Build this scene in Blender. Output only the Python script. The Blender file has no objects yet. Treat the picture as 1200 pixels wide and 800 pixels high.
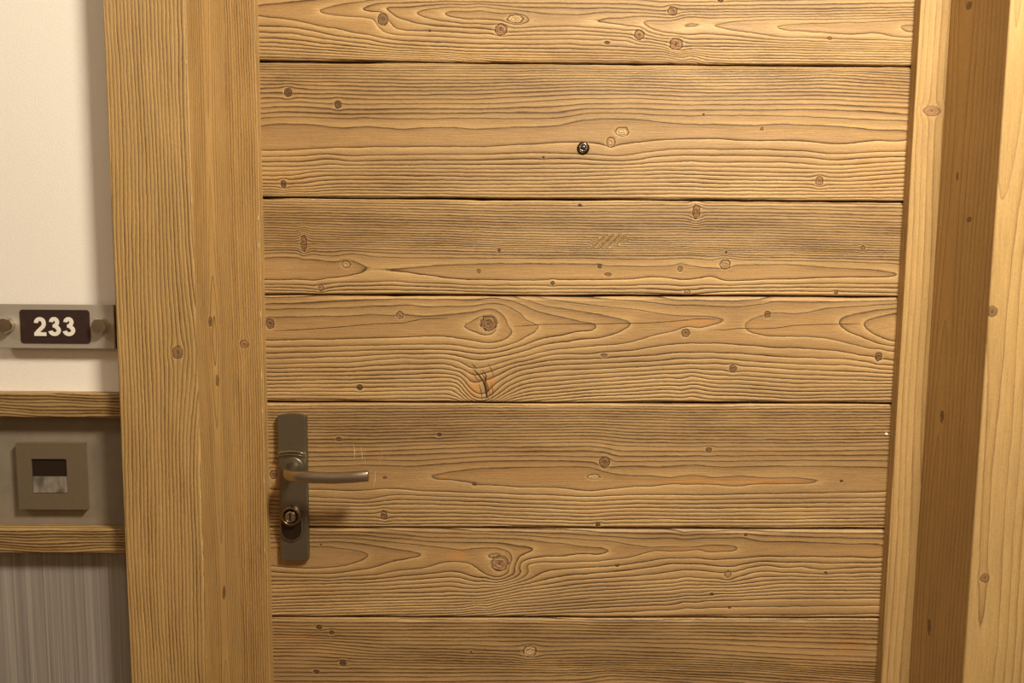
import bpy, bmesh, math, random
import numpy as np
from mathutils import Matrix, Vector

# ------------------------------------------------------------------ camera
SC = bpy.context.scene
COL = SC.collection
F = 900.0                                   # focal length in pixels of a 1200 x 800 frame
CAM = np.array([0.3442, -1.1142, 1.35])
PITCH, YAW, ROLL = [math.radians(a) for a in (5.6154, 0.7572, -0.5003)]
def cam_axes():
    cp, sp, cy, sy = math.cos(PITCH), math.sin(PITCH), math.cos(YAW), math.sin(YAW)
    fwd = np.array([sy*cp, cy*cp, -sp]); right = np.array([cy, -sy, 0.0]); down = np.cross(fwd, right)
    cr, sr = math.cos(ROLL), math.sin(ROLL)
    return cr*right + sr*down, -sr*right + cr*down, fwd
RIGHT, DOWN, FWD = cam_axes()
cd = bpy.data.cameras.new('camera'); co = bpy.data.objects.new('camera', cd); COL.objects.link(co)
cd.sensor_fit = 'HORIZONTAL'; cd.sensor_width = 36.0; cd.lens = F/1200*36.0; cd.clip_start = 0.01
M = Matrix.Identity(4)
for i in range(3):
    M[i][0] = RIGHT[i]; M[i][1] = -DOWN[i]; M[i][2] = -FWD[i]; M[i][3] = CAM[i]
co.matrix_world = M
SC.camera = co

# ------------------------------------------------------------------ light and exposure
W = bpy.data.worlds.new('world'); SC.world = W; W.use_nodes = True
W.node_tree.nodes['Background'].inputs[0].default_value = (1.0, 0.80, 0.58, 1)
W.node_tree.nodes['Background'].inputs[1].default_value = 0.025
SC.view_settings.view_transform = 'Standard'; SC.view_settings.look = 'None'
SC.view_settings.gamma = 1.0; SC.view_settings.use_curve_mapping = False
SC.view_settings.exposure = 0.0
LAMP_COLOR = (1.0, 0.885, 0.70)
LAMPS = [((0.95, -1.02, 2.45), 158.0), ((-1.40, -1.02, 2.45), 29.0)]   # ceiling downlights: position, watts

# ------------------------------------------------------------------ helpers
def ray(px, py):
    return RIGHT*((px-600)/F) + DOWN*((py-400)/F) + FWD
def on_y(px, py, y):                        # pixel -> point on the plane Y = y
    d = ray(px, py); return CAM + d*((y-CAM[1])/d[1])
def on_x(px, py, x):
    d = ray(px, py); return CAM + d*((x-CAM[0])/d[0])

def tag(o, label=None, cat=None, group=None, kind=None):
    if label: o['label'] = label
    if cat: o['category'] = cat
    if group: o['group'] = group
    if kind: o['kind'] = kind
    return o
def link(name, me, mat=None, parent=None, smooth=False):
    o = bpy.data.objects.new(name, me); COL.objects.link(o)
    if mat: me.materials.append(mat)
    if parent: o.parent = parent
    if smooth: me.shade_smooth()
    return o
def from_bm(name, bm, mat=None, parent=None, smooth=False):
    bmesh.ops.recalc_face_normals(bm, faces=bm.faces)
    me = bpy.data.meshes.new(name); bm.to_mesh(me); bm.free()
    return link(name, me, mat, parent, smooth)
def empty(name, loc=(0, 0, 0)):
    o = bpy.data.objects.new(name, None); COL.objects.link(o); o.location = loc; o.empty_display_size = 0.05
    return o
def bm_box(bm, x0, x1, y0, y1, z0, z1, bevel=0.0, seg=2):
    r = bmesh.ops.create_cube(bm, size=1.0)
    for v in r['verts']:
        v.co = Vector(((x0+x1)/2+v.co.x*(x1-x0), (y0+y1)/2+v.co.y*(y1-y0), (z0+z1)/2+v.co.z*(z1-z0)))
    if bevel:
        es = list({e for v in r['verts'] for e in v.link_edges})
        bmesh.ops.bevel(bm, geom=es, offset=bevel, segments=seg, affect='EDGES', profile=0.5)
def box(name, x0, x1, y0, y1, z0, z1, mat, parent=None, bevel=0.0, seg=2):
    bm = bmesh.new(); bm_box(bm, x0, x1, y0, y1, z0, z1, bevel, seg)
    return from_bm(name, bm, mat, parent)
def lathe(bm, prof, c, axis='Y', n=32, sx=1.0, sz=1.0):
    """profile [(radius, offset towards the viewer)] turned about an axis normal to the door."""
    rings = []
    for r, h in prof:
        if r < 1e-6: rings.append([bm.verts.new((c[0], c[1]-h, c[2]))])
        else: rings.append([bm.verts.new((c[0]+r*sx*math.cos(2*math.pi*k/n), c[1]-h, c[2]+r*sz*math.sin(2*math.pi*k/n))) for k in range(n)])
    for a, b in zip(rings[:-1], rings[1:]):
        for k in range(n):
            k2 = (k+1) % n
            if len(a) == 1: bm.faces.new((a[0], b[k], b[k2]))
            elif len(b) == 1: bm.faces.new((a[k], a[k2], b[0]))
            else: bm.faces.new((a[k], a[k2], b[k2], b[k]))
def outline_solid(bm, pts, y_front, y_back, bevel=0.0, seg=2):
    """closed outline in X-Z extruded along Y, front edge bevelled."""
    vs = [bm.verts.new((x, y_front, z)) for x, z in pts]; f = bm.faces.new(vs)
    r = bmesh.ops.extrude_face_region(bm, geom=[f])
    nv = [g for g in r['geom'] if isinstance(g, bmesh.types.BMVert)]
    for v in nv: v.co.y = y_back
    if bevel:
        bmesh.ops.bevel(bm, geom=[e for e in bm.edges if all(abs(v.co.y-y_front) < 1e-7 for v in e.verts)],
                        offset=bevel, segments=seg, affect='EDGES', profile=0.5)
def smooth_noise(rng, n, scale):            # 1-D smooth random curve
    k = max(4, int(n/scale)+4); a = rng.normal(size=k); x = np.linspace(0, k-3.001, n)+1; i = x.astype(int); t = x-i
    t = t*t*(3-2*t); return a[i]*(1-t)+a[i+1]*t

# ------------------------------------------------------------------ materials
class NT:
    def __init__(s, name):
        s.m = bpy.data.materials.new(name); s.m.use_nodes = True; s.t = s.m.node_tree
        s.t.nodes.clear(); s.out = s.t.nodes.new('ShaderNodeOutputMaterial')
        s.b = s.t.nodes.new('ShaderNodeBsdfPrincipled'); s.t.links.new(s.b.outputs[0], s.out.inputs[0])
    def put(s, sock, v):
        if hasattr(v, 'is_output'): s.t.links.new(v, sock)
        elif isinstance(v, (tuple, list)): sock.default_value = tuple(v)+((1,) if len(v) == 3 and sock.type == 'RGBA' else ())
        else: sock.default_value = v
    def m_(s, op, a, b=None, c=None, clamp=False):
        n = s.t.nodes.new('ShaderNodeMath'); n.operation = op; n.use_clamp = clamp
        for i, v in enumerate((a, b, c)):
            if v is not None: s.put(n.inputs[i], v)
        return n.outputs[0]
    def add(s, a, b): return s.m_('ADD', a, b)
    def sub(s, a, b): return s.m_('SUBTRACT', a, b)
    def mul(s, a, b): return s.m_('MULTIPLY', a, b)
    def div(s, a, b): return s.m_('DIVIDE', a, b)
    def expn(s, d, w): return s.m_('EXPONENT', s.mul(d, -1.0/w))
    def attr(s, name, vec=False):
        n = s.t.nodes.new('ShaderNodeAttribute'); n.attribute_name = name
        return n.outputs['Vector' if vec else 'Fac']
    def vscale(s, v, sc):
        n = s.t.nodes.new('ShaderNodeVectorMath'); n.operation = 'MULTIPLY'; s.put(n.inputs[0], v); n.inputs[1].default_value = sc
        return n.outputs[0]
    def noise(s, vec, scale=1.0, detail=2.0, rough=0.5):
        n = s.t.nodes.new('ShaderNodeTexNoise'); s.put(n.inputs['Vector'], vec)
        n.inputs['Scale'].default_value = scale; n.inputs['Detail'].default_value = detail; n.inputs['Roughness'].default_value = rough
        return n.outputs[0]
    def rng(s, v, a, b, c=0.0, d=1.0):
        n = s.t.nodes.new('ShaderNodeMapRange'); s.put(n.inputs[0], v)
        for i, q in enumerate((a, b, c, d)): s.put(n.inputs[i+1], q)
        return n.outputs[0]
    def mix(s, f, a, b, mode='MIX'):
        n = s.t.nodes.new('ShaderNodeMix'); n.data_type = 'RGBA'; n.blend_type = mode; n.clamp_factor = True
        s.put(n.inputs[0], f); s.put(n.inputs[6], a); s.put(n.inputs[7], b); return n.outputs[2]
    def bump(s, h, dist, strength=1.0):
        n = s.t.nodes.new('ShaderNodeBump'); s.put(n.inputs['Height'], h); n.inputs['Distance'].default_value = dist
        n.inputs['Strength'].default_value = strength; s.t.links.new(n.outputs[0], s.b.inputs['Normal'])
    def done(s, color, rough=0.5, metal=0.0, spec=0.5):
        s.put(s.b.inputs['Base Color'], color); s.put(s.b.inputs['Roughness'], rough)
        s.put(s.b.inputs['Metallic'], metal); s.put(s.b.inputs['Specular IOR Level'], spec); return s.m

def wood_material(name, light, mid, dark, contrast=1.0, relief=0.0012, line=0.0013, grey=0.35, rough=0.48):
    s = NT(name)
    phi = s.attr('phi'); g = s.m_('MAXIMUM', s.attr('grad'), 12.0); kd = s.attr('kd'); kt = s.attr('kt'); tint = s.attr('tint')
    gc = s.attr('gc', True)
    w1 = s.sub(s.noise(s.vscale(gc, (28, 110, 1)), 1.0, 2), 0.5)
    w2 = s.sub(s.noise(s.vscale(gc, (140, 420, 1)), 1.0, 1), 0.5)
    ph = s.add(phi, s.mul(g, s.add(s.mul(w1, 0.0024), s.mul(w2, 0.0010))))
    f = s.m_('FRACT', ph); d = s.div(s.sub(1.0, f), g); e = s.div(f, g)
    wn = s.t.nodes.new('ShaderNodeTexWhiteNoise'); wn.noise_dimensions = '1D'; s.t.links.new(s.m_('FLOOR', ph), wn.inputs['W'])
    along = s.noise(s.vscale(gc, (9, 40, 1)), 1.0, 2)
    rs = s.mul(s.rng(wn.outputs[0], 0, 1, 0.60, 1.12), s.rng(along, 0.3, 0.7, 0.60, 1.2))
    inv = s.div(1.0, g)
    wexp = lambda x, w, k: s.m_('EXPONENT', s.mul(s.div(x, s.m_('MINIMUM', s.mul(inv, k), w)), -1.0))
    late = wexp(d, line, 0.30); soft = wexp(d, 0.0042, 0.6); early = wexp(e, 0.00055, 0.09)
    edge = s.m_('MAXIMUM', late, early)
    darkness = s.mul(s.mul(rs, s.add(s.mul(edge, 0.86), s.mul(soft, 0.26))), contrast)
    darkness = s.m_('MINIMUM', darkness, 1.0)
    # fibre streaks that run with the rings
    cx = s.t.nodes.new('ShaderNodeSeparateXYZ'); s.t.links.new(gc, cx.inputs[0])
    cb = s.t.nodes.new('ShaderNodeCombineXYZ'); s.put(cb.inputs[0], s.mul(cx.outputs[0], 22.0)); s.put(cb.inputs[1], s.mul(cx.outputs[1], 700.0)); s.put(cb.inputs[2], s.mul(phi, 3.0))
    fib = s.noise(cb.outputs[0], 1.0, 3, 0.6)
    grain = s.noise(s.vscale(gc, (300, 900, 1)), 1.0, 2, 0.6)
    pat = s.noise(s.vscale(gc, (4.0, 16.0, 1)), 1.0, 3, 0.55)
    # pale early wood right after a ring line, browner towards the next
    base = s.mix(s.mul(s.sub(1.0, s.expn(e, 0.0034)), 0.95), light, mid)
    base = s.mix(s.mul(s.rng(pat, 0.36, 0.68, 0.0, 1.0), grey), base, tuple(0.74*c+q for c, q in zip(mid, (-0.01, 0.0, 0.010))))
    base = s.mix(s.mul(tint, 0.75), base, (0.56, 0.275, 0.085))
    col = s.mix(darkness, base, dark)
    mot = s.add(s.mul(fib, 0.55), s.mul(grain, 0.45))
    gain = s.rng(mot, 0.3, 0.7, 0.78, 1.20)
    gv = s.t.nodes.new('ShaderNodeCombineColor')
    for i in range(3): s.put(gv.inputs[i], gain)
    col = s.mix(1.0, col, gv.outputs[0], 'MULTIPLY')
    # knots: rings inside, dark bark line at the rim, pale halo outside
    wob = s.mul(s.sub(s.noise(s.vscale(gc, (230, 230, 1)), 1.0, 2), 0.5), 0.7)
    k2 = s.add(kd, wob)
    inside = s.rng(k2, 0.90, 1.05, 1.0, 0.0)
    ringf = s.m_('SINE', s.mul(k2, 15.0))
    kc = s.mix(s.rng(kt, 0.0, 0.3), (0.085, 0.042, 0.018), (0.25, 0.14, 0.062))
    kc = s.mix(s.rng(kt, 0.3, 0.5), kc, (0.38, 0.205, 0.095))
    kc = s.mix(s.rng(kt, 0.5, 1.0), kc, (0.66, 0.45, 0.23))
    kc = s.mix(s.rng(ringf, -0.1, 1.0, 0.0, 0.45), kc, (0.12, 0.06, 0.025))
    core = s.mul(s.rng(k2, 0.10, 0.42, 0.85, 0.0), s.rng(kt, 0.55, 0.8, 1.0, 0.0))
    kc = s.mix(core, kc, (0.055, 0.025, 0.012))
    rim = s.expn(s.m_('ABSOLUTE', s.sub(k2, 1.02)), 0.085)
    halo = s.mul(s.rng(k2, 1.05, 1.6, 0.35, 0.0), s.rng(k2, 1.0, 1.12))
    col = s.mix(halo, col, tuple(min(1, c*1.05) for c in light))
    col = s.mix(s.mul(inside, 0.9), col, kc)
    col = s.mix(s.mul(rim, 0.82), col, (0.085, 0.038, 0.014))
    h = s.add(s.mul(s.m_('MAXIMUM', s.expn(d, 0.0014), s.expn(e, 0.0007)), -0.50), s.mul(soft, 0.36))
    h = s.add(h, s.mul(fib, 0.22)); h = s.add(h, s.mul(grain, 0.08))
    h = s.add(h, s.mul(inside, s.add(0.3, s.mul(ringf, 0.2)))); h = s.sub(h, s.mul(rim, 0.55)); h = s.sub(h, s.mul(core, 0.4))
    s.bump(h, relief)
    return s.done(col, s.rng(mot, 0.2, 0.8, rough+0.1, rough-0.06), 0.0, 0.35)

def plain(name, col, rough=0.5, metal=0.0, noise_scale=0, amount=0.1, bump=0.0, spec=0.5, stretch=(1, 1, 1)):
    s = NT(name)
    if noise_scale:
        tc = s.t.nodes.new('ShaderNodeTexCoord').outputs['Object']
        n = s.noise(s.vscale(tc, stretch), noise_scale, 4, 0.6)
        c = s.mix(s.rng(n, 0.3, 0.7), tuple(q*(1-amount) for q in col), tuple(min(1, q*(1+amount)) for q in col))
        if bump: s.bump(n, bump)
        return s.done(c, rough, metal, spec)
    return s.done(col, rough, metal, spec)

PLANK = wood_material('aged_larch_plank', (0.69, 0.468, 0.212), (0.42, 0.254, 0.104), (0.088, 0.040, 0.013), contrast=1.15, relief=0.0020, grey=0.5)
POST = wood_material('larch_post', (0.58, 0.380, 0.150), (0.49, 0.300, 0.108), (0.140, 0.068, 0.020), contrast=0.92, relief=0.0010, line=0.0016, grey=0.3)
SMOOTHW = wood_material('planed_larch', (0.59, 0.40, 0.172), (0.52, 0.335, 0.130), (0.22, 0.11, 0.038), contrast=0.68, relief=0.0004, line=0.0014, grey=0.4)
RAILW = wood_material('larch_rail', (0.60, 0.41, 0.175), (0.50, 0.315, 0.12), (0.09, 0.042, 0.013), contrast=1.5, relief=0.0014, line=0.0014)
CORE = plain('door_core', (0.05, 0.025, 0.012), 0.9, noise_scale=60)
CREAM = plain('cream_paint', (0.92, 0.875, 0.81), 0.75, noise_scale=420, amount=0.03, bump=0.00025, spec=0.25)
TAUPE = plain('taupe_panel', (0.245, 0.202, 0.152), 0.72, noise_scale=34, amount=0.10, bump=0.0002, spec=0.25)

# ------------------------------------------------------------------ ring fields traced from the photograph
SCL = 4.615
VIEWS = {'1a': (300, 0, SCL), '1b': (550, 0, SCL), '1c': (800, 0, 4.286),
         '2a': (300, 70, SCL), '2b': (550, 70, SCL), '2c': (800, 70, 4.444),
         '3a': (300, 228, SCL), '3b': (550, 228, SCL), '3c': (800, 228, SCL),
         '4a': (300, 340, SCL), '4b': (550, 340, SCL), '4c': (800, 340, SCL),
         '5a': (310, 465, SCL), '5b': (560, 465, SCL), '5c': (800, 465, SCL),
         '6a': (310, 615, SCL), '6b': (560, 615, SCL), '6c': (800, 615, 5.0),
         '7a': (310, 718, 3.243), '7b': (670, 718, 3.243), 'p': (0, 0, 1.0)}
def vpx(view, zx, zy):
    ox, oy, s = VIEWS[view]; return ox+zx/s, oy+zy/s

# each row: ring number, then view and points of one dark ring line; "col" rows give ring@height pairs at one x
TRACE = {
1: """
6 1a 0,85 110,97 250,118 350,143 460,158 540,182 690,208 850,222 1200,240
6 1a 0,35 130,18 300,2
5 1a 335,52 430,30 560,12 760,0
5 1a 335,52 450,80 560,92 650,97
5 1a 690,150 720,180 800,190 950,195 1200,212
4 1a 565,50 640,25 740,14 850,10 1200,10
4 1a 565,50 610,65 665,75
4 1a 725,125 745,155 800,165 930,168 1200,185
3 1a 700,52 730,38 850,38 1000,22 1200,20
3 1a 700,52 715,75 750,92 830,108 960,140 1200,152
2 1a 865,72 900,55 1000,40 1200,36
2 1a 865,72 900,88 950,102 1060,118 1200,128
1 1a 1020,78 1060,60 1200,50
1 1a 1020,78 1060,95 1200,108
0 1a 1150,85
7 1a 0,145 200,150 320,170 420,195 600,215 760,240 1200,262
8 1a 0,170 200,180 380,210 600,240 770,265 1200,280
9 1a 0,208 180,215 350,235 600,262 1200,295
12 1a 0,270 600,300 1200,322
4 1b 0,10 400,18 900,22 1060,36
3 1b 0,24 400,40 800,45 1060,58
2 1b 0,45 170,55 400,75 620,82 820,70 1040,78
1 1b 0,85 60,100 150,115
1 1b 20,75 90,62 150,72
0.4 1b 250,100
2 1b 220,150 450,145 700,150 890,170
3 1b 220,172 600,168 850,185
4 1b 212,190 600,188 880,205
5 1b 190,195 230,215 480,212 860,218
6 1b 0,230 150,235 260,242 500,240 860,258 1060,265
7 1b 0,262 600,268 1200,290
8 1b 0,280 600,284 1200,302
9 1b 0,296 600,300 1200,316
11 1b 0,322 600,328 1200,338
1 1b 640,115 760,95 930,86
1 1b 640,115 760,130 890,148
0 1b 945,125 980,110 1090,110 1200,88
0 1b 945,125 970,155 1090,185 1200,190
4 1c 0,30 600,22 1160,12
3 1c 0,48 600,44 1160,36
2 1c 0,62 600,60 1160,50
1 1c 0,75 600,72 1160,62
0 1c 0,86 150,92 430,82 900,84 1160,74
-1 1c 155,128 280,106 450,96 900,94 1160,88
-1 1c 155,128 200,145 350,165 520,188 740,192 1160,210
-2 1c 480,138 560,125 700,118 960,105 1080,100
-2 1c 480,138 600,155 800,172 910,172 950,160 1010,172 1150,185
-3 1c 1110,145 1160,125
-3 1c 1110,145 1155,165
0 1c 0,178 100,168 200,175 350,192 540,206 800,216 1160,224
3 1c 0,232 600,240 1160,250
5 1c 0,262 600,268 1160,276
8 1c 0,305 600,312 1160,318
""",
2: """
1 2a 20,360 220,350 400,365 490,373 570,360 700,370 800,378 900,368 1100,370 1180,378
2 2a 20,315 200,308 450,315 520,321 580,312 800,322 1200,315
3 2a 20,290 200,282 440,290 520,296 800,290 1200,290
5 2a 20,235 170,218 300,228 400,240 620,240 1200,240
6 2a 20,207 300,212 420,205 700,215 1200,212
8 2a 20,155 150,150 300,160 600,168 1200,165
10 2a 20,112 400,118 800,128 1200,128
13 2a 20,65 400,70 1200,75
16 2a 20,25 600,30 1200,36
1 2a 20,490 180,490 370,480 600,472 1200,470
2 2a 20,525 250,520 380,508 480,522 700,515 1200,512
3 2a 20,555 280,550 390,535 480,548 900,545 1200,545
4 2a 30,580 300,580 390,565 500,572 1200,568
6 2a 30,625 150,628 300,605 600,605 1200,610
9 2a 30,690 260,690 450,672 1200,675
12 2a 30,728 250,728 500,722 1200,730
1 2b 0,375 300,365 480,355 580,330 750,322 950,325 1100,345 1200,348
2 2b 0,318 250,318 500,315 640,292 800,290 1000,300 1200,308
3 2b 0,290 250,285 500,286 600,268 900,265 1200,275
5 2b 0,240 120,240 600,213 900,210 1200,222
7 2b 0,187 600,165 1200,172
10 2b 0,128 600,115 1200,122
13 2b 0,75 600,72 1200,80
16 2b 0,36 600,40 1200,48
1 2b 0,475 330,458 560,445 640,445 700,455 860,452 1000,435 1200,430
2 2b 0,515 300,505 580,510 830,522 1000,495 1200,485
3 2b 0,545 300,535 600,535 800,547 1000,525 1200,515
4 2b 0,570 600,566 820,572 1200,545
6 2b 0,615 600,610 1200,595
9 2b 0,677 600,672 1200,660
12 2b 0,733 600,732 1200,725
1 2c 0,335 380,343 500,335 700,342 900,352 990,365 1170,368
2 2c 0,290 400,290 600,297 900,310 1170,320
3 2c 0,262 380,262 700,258 1000,270 1170,285
4 2c 0,235 400,235 700,232 1170,250
6 2c 0,195 500,188 700,185 1170,205
9 2c 0,140 500,135 720,128 1170,150
13 2c 0,75 500,72 760,64 1170,85
15 2c 0,50 600,52 900,50 1170,58
1 2c 0,415 150,412 400,425 560,420 700,432 870,437 1000,418 1170,420
2 2c 0,465 400,468 680,478 720,490 900,488 1000,480 1160,478
3 2c 0,500 400,500 680,510 760,523 900,515 1160,505
4 2c 0,535 500,535 800,552 1160,530
6 2c 0,580 400,586 800,592 1160,570
9 2c 0,645 500,648 900,655 1160,640
12 2c 0,703 500,705 1160,700
""",
3: """
1 3a 40,345 230,342 330,355 430,366 500,354 540,372 575,404
1 3a 575,406 520,435 470,450 390,448 340,466
1 3a 40,460 240,455 315,468
1 3a 610,404 700,401 850,394 1050,380 1200,373
1 3a 610,405 700,412 830,420 960,438 1050,455 1200,460
0.2 3a 250,400
0.75 3a 1000,415
2 3a 40,318 200,315 350,325 420,335 480,322 560,325 640,340 800,343 1200,345
3 3a 40,300 220,298 300,302 420,314 470,302 800,318 1200,320
6 3a 40,262 700,272 1200,278
10 3a 40,208 700,222 1200,228
14 3a 40,152 700,165 1200,173
18 3a 40,95 700,105 1200,115
22 3a 40,38 700,47 1200,55
2 3a 40,490 270,487 330,505
2 3a 430,478 650,472 850,480 1200,490
3 3a 400,500 700,490 1200,508
4 3a 40,515 300,522 700,515 1200,525
1 3b 0,378 100,375 420,375 560,378 690,382 740,391 900,393 1090,390 1130,378 1200,385
1 3b 0,460 300,462 580,458 750,458 950,440 1100,455 1200,460
0.3 3b 300,418 900,418
2 3b 0,345 400,345 620,342 800,350 1050,350 1200,345
3 3b 0,325 600,327 1200,330
6 3b 0,282 600,292 1200,296
10 3b 0,235 600,245 1200,250
14 3b 0,177 600,185 1200,190
18 3b 0,118 600,125 1200,128
22 3b 0,58 600,60 1200,58
2 3b 0,492 400,495 700,497 1000,490 1120,488 1200,496
3 3b 0,512 1000,510 1180,522
1 3c 0,375 80,392 180,395 300,382 430,382 560,378 700,390 850,400 1040,408 1120,425 1165,432
1 3c 0,465 120,437 215,438
0.3 3c 500,420
1 3c 250,474 300,468 500,458 800,450 1000,448 1165,440
2 3c 0,345 180,356 300,350 450,356 800,362 1160,376
3 3c 0,328 200,334 330,340 600,340 1160,352
6 3c 0,290 220,302 600,305 1160,315
10 3c 0,245 600,255 1160,265
14 3c 0,188 600,197 1160,210
18 3c 0,128 600,135 1160,150
22 3c 0,60 600,62 1160,72
2 3c 0,500 130,488 220,490 400,488 800,482 1165,485
3 3c 100,507 600,502 1165,505
""",
4: """
-0.4 4b 105,180
0 4a 1125,195 1150,178 1200,160
0 4a 1125,195 1150,210 1200,216
0 4b 20,222 60,235
1 4a 90,155 140,146 400,142 600,132 730,138 870,140 1030,133 1180,125
1 4b 0,120 100,108 160,135 200,190 232,228 190,265 100,283 0,270
1 4a 1200,276 1100,262 960,248 700,258 350,268 60,272
0.35 4a 300,200 800,200
2 4a 50,102 300,99 500,95 700,86 820,78 930,90 1200,86
2 4b 0,90 80,78 150,75 205,88 280,130 300,160 375,205 340,235 260,280 150,315 60,322 0,310
2 4a 1200,318 1100,300 950,293 500,300 60,308
3 4a 50,76 300,68 420,58 700,48 1200,50
3 4b 0,52 200,52 300,85 450,135 600,170 690,195 650,222 500,246 360,270 250,310 120,345 50,354 0,345
3 4a 1200,352 1100,332 980,322 800,322 400,335 60,342
4 4b 300,52 400,85 600,115 720,138 870,175 850,207 780,236 600,266 450,286 300,330 180,360 110,380
4 4a 1170,388 1100,362 960,345 700,350 60,373
5 4b 440,50 600,75 800,98 1000,124 1200,140
5 4c 0,142 150,145 235,161 150,190 90,205 40,200 0,211
5 4b 1140,216 1000,245 850,285 700,298 450,325 300,360 200,388 130,425
6 4b 820,52 1000,68 1200,80
6 4c 0,80 250,90 380,80 480,62 700,66 1150,56
6 4b 140,445 200,412 300,384 450,350 650,346 725,340 850,330 1000,305 1200,286
6 4c 0,290 180,288 400,300 580,310 800,325 950,352 1140,382
7 4c 0,55 300,58 420,50
5 4c 335,190 400,152 600,130 800,95 1150,72
5 4c 335,190 360,225 450,248 600,252 780,262 950,300 1040,320 1140,330
4 4c 848,185 880,145 1000,120 1150,100
4 4c 848,185 880,215 960,250 1050,285 1140,302
3 4c 980,185 1000,160 1080,140 1150,125
3 4c 980,185 1000,215 1060,250 1140,277
5.25 4c 285,180
5 4a 60,400 500,392 800,365 1000,368 1090,385 1160,440
6 4a 60,423 500,420 800,398 1000,400 1080,420 1165,478
7 4a 60,447 500,442 1000,428 1100,450 1165,510
9 4a 60,488 500,485 1000,475 1100,492 1168,545
11 4a 60,530 500,528 1000,520 1100,530 1165,575
14 4a 60,588 500,592 1000,585 1150,600
7 4b 155,475 250,415 400,385 600,374 720,366 1000,355 1200,340
8 4b 160,495 250,445 400,412 600,400 900,388 1200,370
10 4b 165,545 250,502 400,472 600,458 1200,425
12 4b 170,578 300,532 600,504 1200,466
15 4b 180,605 350,585 600,563 1200,530
17 4b 600,595 1200,575
7 4c 0,338 200,342 380,352 600,365 900,375 1140,410
8 4c 0,370 200,372 600,398 900,405 1140,432
9 4c 0,398 180,395 330,412 600,428 1140,453
10 4c 0,430 230,436 330,440 600,458 1140,472
12 4c 0,480 300,485 600,505 1140,508
15 4c 0,545 300,552 600,570 1140,560
17 4c 0,585 600,604 1140,598
""",
5: """
0 5a 905,428 1000,408 1100,395 1200,388
0 5a 905,428 1000,445 1100,460 1200,476
0 5b 0,390 230,380 400,380 600,382 680,392 750,425 850,432 1000,440 1060,438 1120,426 1200,428
0 5b 0,478 150,480 240,490 430,490 600,510 750,495 850,482 1000,475 1200,470
0 5c 0,428 80,424 170,440 250,435 480,440 660,446 735,463
0 5c 0,474 200,476 500,470 650,470 735,463
-0.5 5b 300,432 900,455
-0.45 5c 300,455
1 5a 20,388 240,378 560,370 800,375 950,362 1200,346
1 5b 0,350 250,345 450,345 640,356 730,376 850,372 1000,378 1200,370
1 5c 0,372 80,369 160,380 400,375 700,375 1090,380
0.45 5c 900,440 1060,440
0.35 5a 300,440 700,438
1 5a 20,500 240,500 460,505 700,498 850,510 1200,520
1 5b 0,520 300,530 600,540 850,530 1200,532
1 5c 0,532 500,525 800,520 1090,515
2 5a 240,345 560,342 800,348 1200,322
2 5b 0,325 300,320 640,330 700,342 740,352 1000,350 1200,346
2 5c 0,346 160,352 600,345 1090,346
3 5a 30,330 600,318 1200,298
3 5b 0,298 300,292 620,292 720,318 1000,320 1200,320
3 5c 0,320 600,318 1090,315
4 5a 30,300 600,294 1200,272
4 5b 0,272 300,270 620,268 750,292 1200,295
4 5c 0,295 600,293 1090,288
6 5a 30,250 600,250 1200,230
6 5b 0,234 300,232 620,228 800,245 1200,250
6 5c 0,250 600,250 1090,245
9 5a 30,192 600,192 1200,182
9 5b 0,182 300,180 620,176 800,190 1200,196
9 5c 0,196 600,198 1090,192
13 5a 30,128 600,128 1200,120
13 5b 0,120 600,118 1200,130
13 5c 0,130 600,130 1090,126
17 5a 30,66 600,64 1200,60
17 5b 0,60 600,62 1200,70
17 5c 0,70 600,66 1090,66
2 5a 30,540 240,542 560,556 700,530 850,536 1200,546
2 5b 0,546 300,556 600,566 850,556 1200,558
2 5c 0,558 500,552 1090,545
4 5a 30,585 500,592 700,580 1200,590
4 5b 0,592 600,612 800,600 1200,604
4 5c 0,604 500,600 1090,596
6 5a 30,628 600,632 1200,630
6 5b 0,634 600,652 800,640 1200,645
6 5c 0,645 500,645 1090,638
9 5a 30,682 600,690 1200,686
9 5b 0,690 600,705 1200,700
9 5c 0,700 500,700 1090,695
""",
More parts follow.
